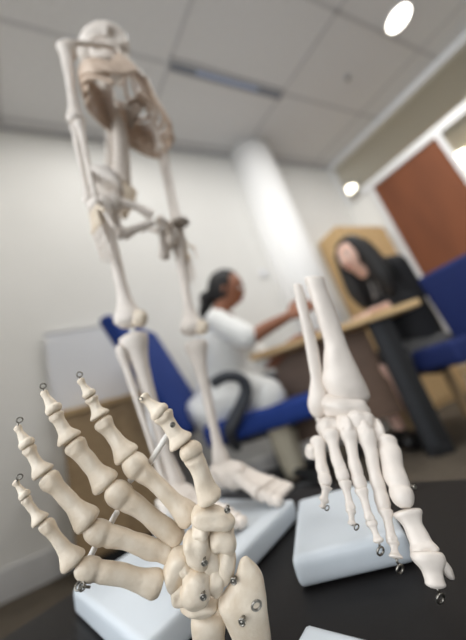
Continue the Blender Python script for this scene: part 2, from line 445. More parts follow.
def distal(name, b, h, parent=hand, m=BONE, seed=0, tuft=1.25):
    p0, p1 = at(*b[:3]), at(*h[:3]); rb, rh = px(b[3], b[2])*.98, px(h[3], h[2])*.98; k = .72
    a = (p1-p0).normalized(); p0 = p0 - a*rb*.30
    prof = [(-.08, .3*rb, .3*rb*k, 0, 0), (-.04, .8*rb, .8*rb*k, 0, 0), (.06, 1.0*rb, rb*k, 0, 0), (.2, .97*rb, .95*rb*k, 0, 0), (.3, .72*rb, .75*rb*k, 0, 0), (.5, .55*rb, .55*rb*k, 0, 0),
            (.72, max(.42*rb, .75*rh), .42*rb*k, 0, 0), (.88, rh*tuft, rh*k, 0, 0), (.98, rh*tuft*.95, rh*k*.9, 0, 0), (1.05, rh*.5, rh*.4*k, 0, 0)]
    bm = bone(new(), p0, p1, prof, imgside(p0, p1), n=20, e=.8, bump=px(.5, b[2]), seed=seed, seen=True)
    return obj(name, bm, m, parent)
def metacarpal(name, b, h, wr, parent=hand, m=BONE, seed=0):
    """b: base at the wrist, h: rounded knuckle head, wr: waist half width"""
    p0, p1 = at(*b[:3]), at(*h[:3]); rb, rh, w = px(b[3], b[2])*1.06, px(h[3], h[2])*1.06, px(wr, b[2])*1.12; k = .92
    bw = .12*w
    prof = [(-.06, rb*.35, rb*.35*k, 0, 0), (-.04, rb*.8, rb*.8*k, 0, 0), (.03, rb, rb*k, 0, 0), (.12, rb*.95, rb*.92*k, 0, 0), (.26, w*1.12, w*1.05*k, 0, 0),
            (.5, w, w*k, bw, 0), (.68, w*1.08, w*1.02*k, bw, 0), (.80, (w+rh)*.52, (w+rh)*.5*k, 0, 0), (.90, rh, rh*k, 0, 0), (1.0, rh*1.0, rh*k, 0, 0), (1.09, rh*.78, rh*k*.78, 0, 0), (1.14, rh*.42, rh*k*.42, 0, 0)]
    g = lambda t, th: 1 - .07*math.exp(-((t-.845)/.022)**2) - (.20*math.exp(-((t-.82)/.05)**2)*math.exp(-((th-3*PI/2)/.9)**2)) - .12*math.exp(-((t-.82)/.05)**2)*math.exp(-((th-PI/2)/.9)**2)
    bm = bone(new(), p0, p1, prof, imgside(p0, p1), n=24, e=.9, groove=g, bump=px(.7, b[2]), seed=seed, seen=True)
    return obj(name, bm, m, parent)
def eyelet(p, r, axis, stem_to, parent, name='wire_hook'):
    bm = new(); torus(bm, p, axis, r, r*.26, 20, 8); tube(bm, [p+(stem_to-p).normalized()*r, stem_to], r*.3, n=8, sub=1)
    return obj(name, bm, METAL, parent)
def screw(x, y, d, r, parent, tilt=(.3, .2)):
    p = at(x, y, d); ax = (-CF + CR*tilt[0] + CU*tilt[1]).normalized(); q = px(r, d)
    bm = new(); disc_cyl(bm, p-ax*q*1.2, ax, q*.55, q*1.6, 14); torus(bm, p+ax*q*.5, ax, q*.8, q*.28, 20, 8)
    lump(bm, p+ax*q*.55, ax, CR, q*.35, q*.5, q*.5, nz=0, sub=2)
    return obj('screw', bm, METAL, parent)

# fingers: little, ring, middle, index
fingers = [
    ((158, 584, .222, 15.5), (86.5, 568.5, .214, 13.5), 10.5, (72.5, 559.5, .213, 14), (46, 524, .215, 8.5), (39.5, 519, .215, 9.5), (26, 499.5, .217, 6), (24.5, 495, .217, 7), (15, 481.5, .219, 3.4), (19.5, 477)),
    ((169, 554.5, .232, 10.5), (96, 531.5, .226, 13.5), 9.6, (86.5, 519.5, .225, 15), (48.5, 478.5, .228, 11), (42, 470.5, .229, 11.5), (29, 449, .231, 7), (26.5, 443.5, .231, 8.8), (17, 426.5, .234, 3.5), (19.5, 420)),
    ((177, 538, .24, 12), (117, 492.5, .238, 13.5), 9.3, (104.5, 481.5, .24, 14.5), (75, 445, .243, 11), (68.5, 437, .244, 12), (56, 415.5, .246, 7.5), (53.5, 409, .246, 9.2), (43.5, 391.5, .249, 3.4), (43, 386)),
    ((190, 517, .24, 13), (133.5, 463.5, .25, 12.5), 8.0, (125.5, 453.5, .252, 13), (103, 422, .256, 9), (99, 414, .257, 9.6), (91.5, 399.5, .259, 6.2), (89, 394, .259, 7), (80, 379.5, .261, 3), (79.5, 374.5)),
]
for i, (mb, mh, mw, pb, ph, qb, qh, db, dh, hk) in enumerate(fingers):
    metacarpal('metacarpal', mb, mh, mw, seed=i*7)
    phalanx('proximal_phalanx', pb, ph, .56, seed=i*7+1)
    phalanx('middle_phalanx', qb, qh, .56, seed=i*7+2)
    dp = distal('distal_phalanx', db, dh, seed=i*7+3)
    d = dh[2]; p = at(hk[0], hk[1], d-.001)
    eyelet(p, px(2.5, d), (CR*.6-CF*.7+CU*.2), at(dh[0], dh[1]+2, d-.001), dp)
# thumb
metacarpal('metacarpal', (210.5, 499, .226, 12.3), (190, 449, .232, 11), 8.2, seed=50)
phalanx('proximal_phalanx', (180, 440.5, .233, 12.3), (163.5, 416, .236, 9.5), .62, seed=51)
dp = distal('distal_phalanx', (159.5, 412, .236, 10.5), (142.5, 396, .239, 5), seed=52, tuft=1.15)
eyelet(at(140.5, 399, .234), px(1.9, .236), -CF+CR*.3, at(143, 397.5, .237), dp)
screw(172.5, 424.5, .226, 2.6, hand)
# carpals: x, y, depth, rx, ry, rz, image angle
carp = [('trapezium', 213, 517.5, .224, 20, 11, 12, -12, 3), ('trapezoid', 201.5, 530, .2225, 9, 9.5, 11, 10, 4), ('capitate', 197, 548, .222, 14, 18, 13, 22, 5),
        ('capitate_head', 211.5, 560, .225, 12, 17, 12, 10, 9), ('scaphoid', 222, 538, .225, 13, 14, 13, 0, 6), ('scaphoid_tubercle', 226, 564, .223, 8.8, 21, 10, -6, 7),
        ('hamate', 177.5, 567, .226, 11, 20, 13, -20, 8), ('hamate_hook', 187, 566, .225, 9, 14, 11, 40, 18), ('triquetrum', 180, 590, .225, 9.5, 14, 11, 8, 10), ('pisiform', 196, 589, .216, 14.5, 19.5, 11, -14, 11),
        ('lunate', 215.5, 579, .221, 10, 15.5, 11, -22, 12), ('lunate_base', 200.5, 603.5, .224, 18, 11, 12, 0, 13)]
for nm, x, y, d, rx, ry, rz, ang, sd_ in carp:
    c_ = at(x, y, d); rx, ry = rx*1.06, ry*1.06; bm = lump(new(), c_, IMG(ang), IMG(ang+90), px(rx, d)*wide(c_, IMG(ang), rz/rx), px(ry, d)*wide(c_, IMG(ang+90), rz/ry), px(rz, d), e=.80, nz=.22, seed=sd_, freq=1.3)
    obj(nm if nm not in ('capitate_head', 'hamate_hook', 'scaphoid_tubercle', 'lunate_base') else 'carpal_bone', bm, BONE, hand)
for x, y, d, r in ((227.5, 509, .219, 3.1), (204.5, 561.5, .2115, 3.3), (203.5, 595.5, .2065, 3.3), (234, 580, .214, 3.3), (242.5, 620.5, .206, 3.6)):
    screw(x, y, d, r, hand, (random.uniform(-.4, .4), random.uniform(-.2, .5)))
bm = new(); torus(bm, at(256.5, 605.5, .2065), -CF+CR*.25, px(4.6, .207), px(1.2, .207), 28, 10); obj('wire_ring', bm, METAL, hand)
bm = new(); torus(bm, at(79.5, 585.5, .205), CU*.9-CF*.4, px(4, .205), px(.9, .205), 24, 8); torus(bm, at(82, 587, .205), CU*.7-CF*.6+CR*.3, px(3, .205), px(.9, .205), 24, 8)
tube(bm, [at(79, 586.5, .205), at(90, 587, .209)], px(1.2, .205), sub=1); obj('wire_hook', bm, METAL, hand)
# little pegs that hold the fingers apart
for a_, b_, d in (((130, 481), (141, 466), .243), ((108, 528), (117, 512), .234), ((90, 557), (97, 543), .224), ((148, 465.5), (170, 431), .246)):
    bm = new(); tube(bm, [at(*a_, d+.009), at(*b_, d+.009)], px(3.0, d), sub=1, n=14); obj('spacer_peg', bm, PEG, hand)
# forearm stumps down to the table
def column_rows(rows, m, parent, name, kd=.6, n=26, e=.85, tail=None, seed=0):
    rings = []
    rr = smooth_list(rows, 4)
    for (y, x0, x1, d) in rr:
        c = at((x0+x1)/2, y, d); w = px((x1-x0)/2, d)*wide(c, CR, kd)
        ring = []
        for k in range(n):
            th = 2*PI*k/n
            p = c + CR*(w*sgnpow(math.cos(th), e)) + CF*(w*kd*sgnpow(math.sin(th), e))
            p += (p-c).normalized()*px(.8, d)*noise.noise(p*70+Vector((seed, 0, 0)))
            p.z = max(p.z, TZ+.0008)
            ring.append(p)
        rings.append(ring)
    return obj(name, loft(new(), rings), m, parent)
column_rows([(556.5, 244.5, 247.5, .219), (560, 240.5, 251, .219), (567, 238, 257.5, .219), (577, 235, 263, .219), (590, 226.5, 265.5, .219), (600, 219.5, 266.5, .219), (607, 218.5, 267, .219), (616, 223, 268, .219), (640, 233.5, 271.5, .22), (660, 240, 273, .221), (675, 244, 273, .222)],
            BONE, hand, 'radius', .55, seed=3)
column_rows([(609.5, 203, 213, .229), (611.5, 195, 221, .229), (617, 191.5, 225, .229), (626, 191.5, 225.5, .229), (640, 193, 225, .23), (660, 197, 224, .232), (675, 199, 224, .234)], BONE, hand, 'ulna', .8, seed=5)

# ================================================================== FOOT BONES
foot = thing('leg_and_foot_skeleton', onz(436, 592, TZ), 'lower leg and foot bones pointing toes down at the right of the black table', 'foot skeleton')
TIB = [(277, 305.5, 322.5, .335), (283, 306, 325, .334), (315, 316, 337, .333), (340, 323.5, 345.5, .332), (356, 323.5, 352, .331), (370, 323, 359, .33), (380, 322, 364, .33), (388, 324, 367.5, .33), (394, 328, 369, .33), (399, 338, 368, .331), (402, 352, 366, .332)]
column_rows(TIB, BONEP, foot, 'tibia', .75, seed=11)
column_rows([(284, 293.5, 301, .34), (300, 295.5, 306, .34), (330, 302, 314, .339), (355, 307, 319.5, .338), (378, 310.5, 323, .337), (392, 309, 326.5, .336), (404, 307.5, 327, .335), (412, 309.5, 325.5, .335), (417, 314, 322, .335)], BONEP, foot, 'fibula', .8, seed=12)
def foot_lump(nm, x, y, d, rx, ry, rz, ang, sd_, m=BONEP):
    c_ = at(x, y, d); obj(nm, lump(new(), c_, IMG(ang), IMG(ang+90), px(rx, d)*wide(c_, IMG(ang), rz/rx), px(ry, d)*wide(c_, IMG(ang+90), rz/ry), px(rz, d), e=.85, nz=.2, seed=sd_, freq=1.3), m, foot)
foot_lump('talus', 345, 406, .325, 24, 14, 16, 4, 21)
foot_lump('calcaneus', 334, 421, .345, 17, 15, 26, 0, 22)
foot_lump('navicular', 359, 420, .31, 16, 11, 13, -12, 23)
foot_lump('cuboid', 329, 430, .317, 12.5, 14, 13, 8, 24)
foot_lump('cuneiform', 345, 428, .307, 10, 13, 12, 0, 25)
foot_lump('cuneiform', 361, 430, .303, 10, 13, 12, -8, 26)
foot_lump('cuneiform', 375, 432, .305, 9, 13, 13, -14, 27)
def mt(b, h, w, seed): return metacarpal('metatarsal', b, h, w, foot, BONEP, seed)
mt((318, 440, .31, 8), (325, 481, .277, 6.5), 5.0, 61)
mt((330, 432, .305, 8.5), (342.5, 476, .275, 6.5), 4.8, 62)
mt((348, 431, .30, 8.5), (359.5, 484, .27, 6.8), 5.0, 63)
mt((366, 432, .296, 9), (383, 504, .262, 7.5), 5.6, 64)
mt((386, 439, .295, 10), (402.5, 498, .256, 12.2), 9.6, 65)
foot_lump('tuberosity', 312, 452, .305, 6.5, 8, 7, 0, 28)
def toe(pb, ph, qb, qh, hk, seed, hr=3.4, big=False):
    phalanx('proximal_phalanx', pb, ph, .62, foot, BONEP, seed)
    dp = distal('distal_phalanx', qb, qh, foot, BONEP, seed+1, 1.1)
    d = qh[2]
    eyelet(at(hk[0], hk[1], hk[2]), px(hr, hk[2]), -CF+CR*.35, at(qh[0], qh[1], d-.001), dp)
toe((326, 488, .272, 6), (324, 499, .268, 4.5), (324, 501, .268, 5), (322, 508, .266, 3.2), (327, 508, .262), 71, 2.4)
toe((345, 483, .27, 6.4), (350.5, 508, .256, 4.6), (351, 511, .255, 5.4), (352, 525, .248, 4.2), (356.5, 527, .244), 73, 2.8)
toe((361.5, 491, .264, 6.6), (370, 519, .25, 4.8), (371.5, 523, .249, 6), (379, 542, .24, 4.8), (380.5, 551, .238), 75, 4.0)
toe((385.5, 512, .257, 7), (392, 539, .243, 5.6), (393, 543, .242, 7.2), (396, 558, .235, 6.8), (400, 569, .231), 77, 4.2)
phalanx('proximal_phalanx', (409, 516, .25, 15), (424, 549, .235, 14.5), .80, foot, BONEP, 80, .7, .95)
# big-toe end bone: broad, with a two-lobed tuft
bm = bone(new(), at(427, 555, .2315), at(436, 587, .2205), [(-.16, .006, .004, 0, 0), (-.1, .0118, .0085, 0, 0), (.1, .0135, .009, 0, 0), (.28, .0118, .0078, 0, 0), (.5, .0082, .006, 0, 0), (.75, .0072, .005, 0, 0), (.93, .0076, .005, 0, 0), (1.03, .005, .003, 0, 0), (1.06, .001, .001, 0, 0)], imgside(at(427, 555, .2315), at(436, 587, .2205)), n=22, bump=.0006, seed=81)
lump(bm, at(446.5, 569, .228), IMG(-62), IMG(28), .0095, .0038, .004, nz=.15, seed=4, sub=3)
dp = obj('distal_phalanx', bm, BONEP, foot)
eyelet(at(440.5, 598.5, .2165), px(4.6, .2165), -CF+CR*.3, at(437, 587, .2195), dp)
screw(414, 486.5, .25, 2.2, foot)

# ================================================================== STANDING SKELETON
S = .68
def sk(x, y, d): return at(x, y, d)
FWD = Vector((math.cos(-.45), math.sin(-.45), 0)); LEFT = Vector((-FWD.y, FWD.x, 0))
J = dict(ankA=sk(176, 489, .47), ankB=sk(222, 465, .562), kneA=sk(131, 330, .508), kneB=sk(194, 337, .606), hipA=sk(112, 204, .552), hipB=sk(171, 237, .655),
         shA=sk(65, 46, .585), elA=sk(76, 122, .55), wrA=sk(92, 200, .52), shB=sk(147, 100, .70), elB=sk(162, 152, .71), wrB=sk(180, 238, .69),
         sac=sk(127, 192, .625), t12=sk(121, 130, .655), t5=sk(115, 94, .675), c7=sk(108, 68, .69), head=sk(105, 54, .70))
skel = thing('human_skeleton', (J['sac'].x, J['sac'].y, .33), 'white human skeleton model standing on the large white base, facing right', 'skeleton')
def longbone(name, a, b, r0, w, r1, parent=skel, m=BONEP, side=None, bend=0.0, seed=0, k=.85, condyle=True):
    a, b = Vector(a), Vector(b); side = side or imgside(a, b)
    prof = [(-.02, r0*.35, r0*.35, 0, 0), (.0, r0*.85, r0*.8*k, 0, 0), (.04, r0, r0*k, 0, 0), (.10, r0*.8, r0*.8*k, 0, 0), (.2, (w+r0*.3)*.85, w*1.05, bend*.5, 0), (.5, w, w, bend, 0), (.78, w*1.08, w*1.05, bend*.5, 0),
            (.89, (w+r1)*.52, (w+r1)*.5*k, 0, 0), (.96, r1, r1*k, 0, 0), (1.0, r1*.9, r1*.85*k, 0, 0), (1.03, r1*.4, r1*.4, 0, 0)]
    return obj(name, bone(new(), a, b, prof, side, n=18, bump=.0008, seed=seed), m, parent)
for s in 'AB':
    hip, kn, an = J['hip'+s], J['kne'+s], J['ank'+s]
    up = (hip-kn).normalized(); sgn = -1 if s == 'A' else 1
    # femur with head, neck and trochanter
    bm = bone(new(), hip - up*.0 + LEFT*(sgn*.022), kn+up*.016, [(-.03, .006, .006, 0, 0), (.0, .014, .012, 0, 0), (.06, .0165, .013, 0, 0), (.15, .0125, .0115, 0, 0), (.45, .0098, .0098, 0, -.0), (.75, .0108, .0105, 0, 0), (.87, .0165, .014, 0, 0), (.95, .0255, .021, 0, 0), (1.0, .025, .022, 0, 0), (1.04, .015, .014, 0, 0), (1.05, .004, .004, 0, 0)], imgside(hip, kn), n=18, bump=.001, seed=ord(s))
    tube(bm, [hip+LEFT*(sgn*.018)-up*.012, hip-LEFT*(sgn*.012)+up*.006], [.011, .010], n=14, sub=2)
    lump(bm, hip-LEFT*(sgn*.014)+up*.008, CR, CU, .0155, .0155, .0155, nz=.03, sub=3)
    obj('femur', bm, BONEP, skel)
    pk = kn + FWD*.026 + Vector((0, 0, .012)) - up*0
    obj('patella', lump(new(), pk, CR, CU, .0145, .0165, .011, e=.9, nz=.12, seed=3, sub=3), BONE, skel)
    dn = (an-kn).normalized(); q = an - dn*.012
    bm = bone(new(), kn+dn*.012, q+dn*.012, [(-.02, .012, .012, 0, 0), (0., .024, .019, 0, 0), (.05, .0245, .02, 0, 0), (.12, .0185, .0165, 0, 0), (.25, .0125, .0135, 0, 0), (.55, .0098, .0108, 0, 0), (.78, .0098, .0105, 0, 0), (.9, .0145, .013, 0, 0), (.97, .0175, .0145, 0, 0), (1.02, .012, .011, 0, 0), (1.04, .003, .003, 0, 0)], imgside(kn, an), n=18, bump=.001, seed=ord(s)+3)
    obj('tibia', bm, BONEP, skel)
    off = LEFT*(sgn*.024) - FWD*.012
    longbone('fibula', kn+dn*.03+off, q+dn*.022+LEFT*(sgn*.016)-FWD*.004, .009, .0046, .0085, seed=ord(s)+5)
    # foot
    if s == 'B': toe_tip = onz(292, 494, .338); 
    else: toe_tip = J['ankA'] + FWD*.115 + Vector((0, 0, -.062)) - LEFT*.02
    fd = (toe_tip-an); fh = Vector((fd.x, fd.y, 0)).normalized(); fl = Vector((-fh.y, fh.x, 0))*(1 if s == 'B' else 1)
    toe_tip.z = max(toe_tip.z+.006, .352); fd = toe_tip-an
    nrm = fd.normalized().cross(fl).normalized(); nrm = nrm if nrm.z > 0 else -nrm
    ft = obj('tarsal_bones', lump(new(), an+fd*.13-nrm*.012, fd.normalized(), fl, .042, .026, .024, e=.9, nz=.25, seed=ord(s), freq=1.5, shape=None), BONEP, skel)
    bm = lump(new(), an-fh*.022-nrm*.026, fd.normalized(), fl, .026, .014, .016, e=.9, nz=.2, seed=9); obj('calcaneus', bm, BONEP, skel)
    for k in range(5):
        o_ = (k-2)*.0105; medial = (k if s == 'A' else 4-k)     # 4 = big toe side
        # for the left foot (B) the big toe is on the right-hand, camera side
        big = (k == 0 and s == 'B') or (k == 4 and s == 'A')
        m0 = an+fd*.30+fl*(o_*.75)-nrm*.006; m1 = an+fd*.70+fl*(o_*1.2)-nrm*.016; m2 = an+fd*(1.0 if big else .95)+fl*(o_*1.25)-nrm*.017
        r = .0105 if big else .0078
        longbone('metatarsal', m0, m1, r*1.25, r*.8, r*1.2, seed=k)
        bm = bone(new(), m1+fd*.03, m2, [(-.05, r*.4, r*.4, 0, 0), (.05, r*1.15, r, 0, 0), (.3, r*.75, r*.7, 0, 0), (.5, r*1.05, r, 0, 0), (.62, r*.8, r*.75, 0, 0), (.85, r*1.0, r*.8, 0, 0), (1.0, r*.5, r*.4, 0, 0)], fl, n=12); obj('toe', bm, BONEP, skel)
# pelvis
sac, hA, hB = J['sac'], J['hipA'], J['hipB']
mid = (hA+hB)/2
upz = (sac-mid); upn = Vector((0, 0, 1))
lat = (hB-hA).normalized(); fw = lat.cross(upn).normalized()
fw = fw if fw.dot(FWD) > 0 else -fw
for s, sg, h in (('A', -1, hA), ('B', 1, hB)):
    bm = new()
    # iliac blade: a curved flaring plate
    rows = []
    ctr = h + upn*.016 - lat*(sg*.012) - fw*.004
    for i in range(11):
        a = i/10; ang = -1.15+2.35*a                                # sacrum side to the front crest
        inner = ctr + fw*(.016*math.sin(ang)) + upn*(.004*math.cos(ang))
        rim = ctr + upn*(.034*math.cos(ang*.8)-.006) + fw*(.056*math.sin(ang)) + lat*(sg*(.050*math.exp(-((ang-.45)/.9)**2) - .034*math.exp(-((ang+1.15)/.55)**2)))
        rows.append((inner, rim))
    rings = []
    for inner, rim in rows:
        ring = []; mm = (inner+rim)/2 - lat*(sg*.009); nn = lat*sg
        pts = [inner, mm, rim]
        for q, th in zip(pts, (.010, .004, .0075)): ring.append(q+nn*th)
        for q, th in zip(pts[::-1], (.0075, .004, .010)): ring.append(q-nn*th)
        rings.append(ring)
    loft(bm, rings)
    lump(bm, h, lat, upn, .019, .026, .024, nz=.1, seed=2, sub=3)
    pub = mid + fw*.038 - upn*.018 + lat*(sg*.009); isc = h - upn*.052 - fw*.014 - lat*(sg*.022)
    tube(bm, [h+fw*.010-lat*sg*.008, h.lerp(pub, .5)+fw*.008+upn*.004, pub], [.012, .008, .0115], n=12)
    tube(bm, [h-upn*.012-fw*.010-lat*sg*.004, h-upn*.034-fw*.018-lat*sg*.012, isc], [.014, .0115, .0135], n=12)
    tube(bm, [isc, isc.lerp(pub, .5)-upn*.006, pub-upn*.014], [.0125, .0075, .009], n=12)
    obj('hip_bone', bm, BONEP, skel)
bm = bone(new(), sac+upn*.03-fw*.01, sac-upn*.05-fw*.03, [(-.02, .01, .01, 0, 0), (.05, .032, .015, 0, 0), (.35, .028, .012, 0, .006), (.7, .017, .009, 0, .006), (1, .006, .005, 0, 0)], lat, n=16, bump=.001)
obj('sacrum', bm, BONE, skel)
# spine
SP = smooth_list([tuple(J['sac']+upn*.03-fw*.012), tuple(J['t12']-fw*.006), tuple(J['t5']-fw*.022), tuple(J['c7']-fw*.014), tuple(J['head']-fw*.012-upn*.03)], 30)
SP = [Vector(p) for p in SP]
cum = [0]
for a, b in zip(SP, SP[1:]): cum.append(cum[-1]+(b-a).length)
def sp(f):
    q = f*cum[-1]
    for i in range(len(SP)-1):
        if cum[i+1] >= q: return SP[i].lerp(SP[i+1], (q-cum[i])/max(1e-9, cum[i+1]-cum[i])), (SP[i+1]-SP[i]).normalized()
    return SP[-1], (SP[-1]-SP[-2]).normalized()
NV = 22
for i in range(NV):
    f = (i+.5)/NV; p, tz = sp(f); r = .0205*(1-.5*f); hgt = cum[-1]/NV*.40
    bm = new(); disc_cyl(bm, p-tz*hgt, tz, r, hgt*2, 18); bevel(bm, hgt*.3, 2)
    tube(bm, [p-fw*r*.6, p-fw*r*1.9-tz*.006, p-fw*r*2.4-tz*.014], [r*.45, r*.3, r*.2], n=8, sub=3)
    for sg in (-1, 1): tube(bm, [p-fw*r*.6, p-fw*r*.9+lat*(sg*r*1.7)], [r*.35, r*.25], n=8, sub=2)
    obj('vertebra', bm, BONEP, skel)
# ribs and breastbone
f0, f1 = .40, .80
stern_top = J['c7'] + fw*.05 - upn*.012; 
p6, tz6 = sp(.55)
stern_bot = p6 + fw*.118 - upn*.01
bm = bone(new(), stern_top, stern_bot, [(-.02, .006, .003, 0, 0), (.03, .016, .0055, 0, 0), (.25, .012, .005, 0, 0), (.3, .010, .005, 0, 0), (.7, .0125, .0045, 0, 0), (.88, .009, .004, 0, 0), (1, .003, .002, 0, 0)], lat, n=14)
obj('sternum', bm, BONEP, skel)
for i in range(11):
    q = i/10; f = f1+(f0-f1)*q; p, tz = sp(f)
    wid = [.040, .058, .070, .079, .086, .091, .094, .095, .093, .088, .080][i]
    dep = [.036, .062, .080, .094, .104, .110, .112, .108, .100, .080, .055][i]
    drop = [.018, .026, .034, .042, .048, .054, .058, .058, .054, .044, .034][i]
    st = stern_top.lerp(stern_bot, min(1, q*1.25))
    for sg in (-1, 1):
        pts = []; rads = []
        ang_end = PI*.94 if i < 7 else PI*(.80 if i < 9 else .58)
        for k in range(9):
            a = ang_end*k/8
            x = 1.08*wid*math.sin(a)**.8 if a < PI else 0
            yy = -.012 + (dep+.012)*(1-math.cos(a))/2*1.0
            pts.append(p + lat*(sg*max(x, .006)) + fw*yy - upn*(drop*(1-math.cos(a))/2*1.15)); rads.append(.0068)
        if i < 8:
            tgt = st + lat*(sg*.012); pts[-1] = pts[-1].lerp(tgt, .75); pts.append(tgt)
            rads.append(.0045)
        bm = tube(new(), pts, rads, n=8, sub=3, flat=.5, up=upn); obj('rib', bm, RIBM, skel)
# shoulder girdles and arms
for s, sg in (('A', -1), ('B', 1)):
    sh, el, wr = J['sh'+s], J['el'+s], J['wr'+s]
    bm = tube(new(), [stern_top+lat*(sg*.012), stern_top.lerp(sh, .5)+fw*.012, sh+upn*.012], [.0068, .005, .0065], n=10); obj('clavicle', bm, BONEP, skel)
    bk = -fw*.05 - lat*(sg*.035)
    bm = new()
    tri = [sh+upn*.008-fw*.008, sh+bk+upn*.012, sh+bk-upn*.085-lat*sg*.0]
    t2 = [q - (fw*.5+lat*sg*.5).normalized()*-.005 for q in tri]
    va = [bm.verts.new(q) for q in tri]; vb = [bm.verts.new(q) for q in t2]
    bm.faces.new(va); bm.faces.new(vb[::-1])
    for k in range(3): bm.faces.new((va[k], va[(k+1) % 3], vb[(k+1) % 3], vb[k]))
    tube(bm, [sh+bk*.9, sh+bk*.4+upn*.012, sh+upn*.018], [.004, .006, .008], n=8)
    lump(bm, sh-lat*(sg*.012), CR, CU, .012, .016, .013, nz=.1, sub=2); obj('scapula', bm, BONEP, skel)
    dn = (el-sh).normalized()
    longbone('humerus', sh, el, .0165, .0082, .0165, seed=ord(s))
    dn = (wr-el).normalized(); sd_ = imgside(el, wr)
    longbone('radius', el+sd_*.006+dn*.008, wr+sd_*.007, .0075, .005, .0095, seed=1)
    longbone('ulna', el-sd_*.006+dn*.002, wr-sd_*.007-dn*.004, .0105, .005, .0062, seed=2)
    hd = (-Vector((0, 0, 1))+fw*.05).normalized(); hs = fw
    bm = lump(new(), wr+hd*.014, hd, hs, .013, .017, .009, nz=.3, seed=6, freq=2.2, sub=3); obj('carpal_bones', bm, BONEP, skel)
    for k in range(5):
        o_ = (k-2)*.0085
        L1 = .042 if k < 4 else .03
        m0 = wr+hd*.025+hs*(o_*.7); m1 = m0+hd*L1+hs*(o_*.35)
        if k == 4: m1 = m0+hd*.026+hs*.018
        longbone('metacarpal', m0, m1, .0048, .003, .0048, seed=k, m=BONE)
        L2 = (.055, .064, .070, .062, .036)[k]
        m2 = m1+hd*L2+hs*(o_*.25)+(-lat*sg*.008)
        r = .0036
        bm = bone(new(), m1+hd*.004, m2, [(-.05, r*.4, r*.4, 0, 0), (.03, r*1.1, r, 0, 0), (.25, r*.65, r*.6, 0, 0), (.45, r*1.0, r*.9, 0, 0), (.6, r*.6, r*.6, 0, 0), (.75, r*.85, r*.75, 0, 0), (.9, r*.5, r*.5, 0, 0), (1., r*.55, r*.4, 0, 0)], hs, n=10); obj('finger', bm, BONEP, skel)
# skull: faces right, a little towards the camera
hf = (FWD*.96 + LEFT*.12 - Z*.10).normalized(); hl = Z.cross(hf).normalized(); hu = hf.cross(hl)
def skull_shape(p):
    x, y, z = p.x, p.y, p.z
    if z < -.1:                                                  # face under the brain case
        k = min(1, (-.1-z)/.6)
        if x > 0: y *= 1-.30*k; z -= .32*k*max(0, x)*1.3; x *= 1-.05*k
        else: z *= 1-.35*k; x *= 1-.1*k
    else: y *= 1-.10*max(0, x)
    x *= 1.0
    for sy in (-1, 1):                                           # eye sockets
        d2 = ((y-sy*.40)/.24)**2+((z+.22)/.25)**2
        if x > .4: x -= .60*math.exp(-d2*1.6)
    d2 = (y/.14)**2+((z+.66)/.19)**2                             # nose opening
    if x > .4: x -= .30*math.exp(-d2*1.4)
    for sy in (-1, 1):                                           # temples, cheekbones
        d2 = ((x-.45)/.22)**2+((z+.3)/.28)**2
        if y*sy > .4: y -= sy*.16*math.exp(-d2)
        d2 = ((x-.62)/.16)**2+((z+.55)/.12)**2
        if y*sy > .3: y += sy*.12*math.exp(-d2)
    return Vector((x, y, z))
HC = J['head']
bm = new(); lump(bm, HC+hu*.004, hf, hl, .068, .054, .058, nz=.02, sub=5, shape=skull_shape)
for sg in (-1, 1): tube(bm, [HC+hf*.04-hu*.027+hl*(sg*.036), HC+hf*.016-hu*.026+hl*(sg*.049), HC-hf*.006-hu*.022+hl*(sg*.046)], .0036, n=8)
skull = obj('skull', bm, BONEP, skel)
bm = new()
arc = [HC-hf*.002-hu*.028+hl*.041, HC+hf*.004-hu*.058+hl*.038, HC+hf*.038-hu*.074+hl*.021, HC+hf*.054-hu*.077, HC+hf*.038-hu*.074-hl*.021, HC+hf*.004-hu*.058-hl*.038, HC-hf*.002-hu*.028-hl*.041]
tube(bm, arc, [.005, .0085, .0095, .0105, .0095, .0085, .005], n=10, flat=.6, up=hu*.99+hf*.1); obj('mandible', bm, BONEP, skull)
bm = new()
for row, zz in ((0, -.0575), (1, -.0655)):
    for k in range(-4, 5):
        a = k*.17; q = HC+hf*(.018+.036*math.cos(a))+hl*(.028*math.sin(a*1.3))+hu*zz
        lump(bm, q, hl, hu, .0026, .0042, .0026, nz=0, sub=1)
obj('teeth', bm, WBOARD, skull)
# stand rod up the back of the legs to the sacrum
t = thing('skeleton_stand', (J['sac'].x, J['sac'].y, .33), 'slim pale rod rising from the white base behind the skeleton legs', 'stand')
top = sk(112, 185, .645); rod0 = sk(150, 330, .60)
dirz = Vector((0, 0, 1)); rt = J['sac']-fw*.062-lat*.014+upn*.02
bm = new(); disc_cyl(bm, Vector((rt.x, rt.y, .331)), Z, .006, rt.z-.331, 16); obj('rod', bm, WHITEF, t)
bm = tube(new(), [rt-Z*.006, rt+Z*.004, J['sac']-fw*.026+upn*.012], .0045, n=10); obj('bracket', bm, METAL, t)
bm = new(); disc_cyl(bm, Vector((rt.x, rt.y, .331)), Z, .02, .012, 24, .014); obj('socket', bm, WHITEF, t)

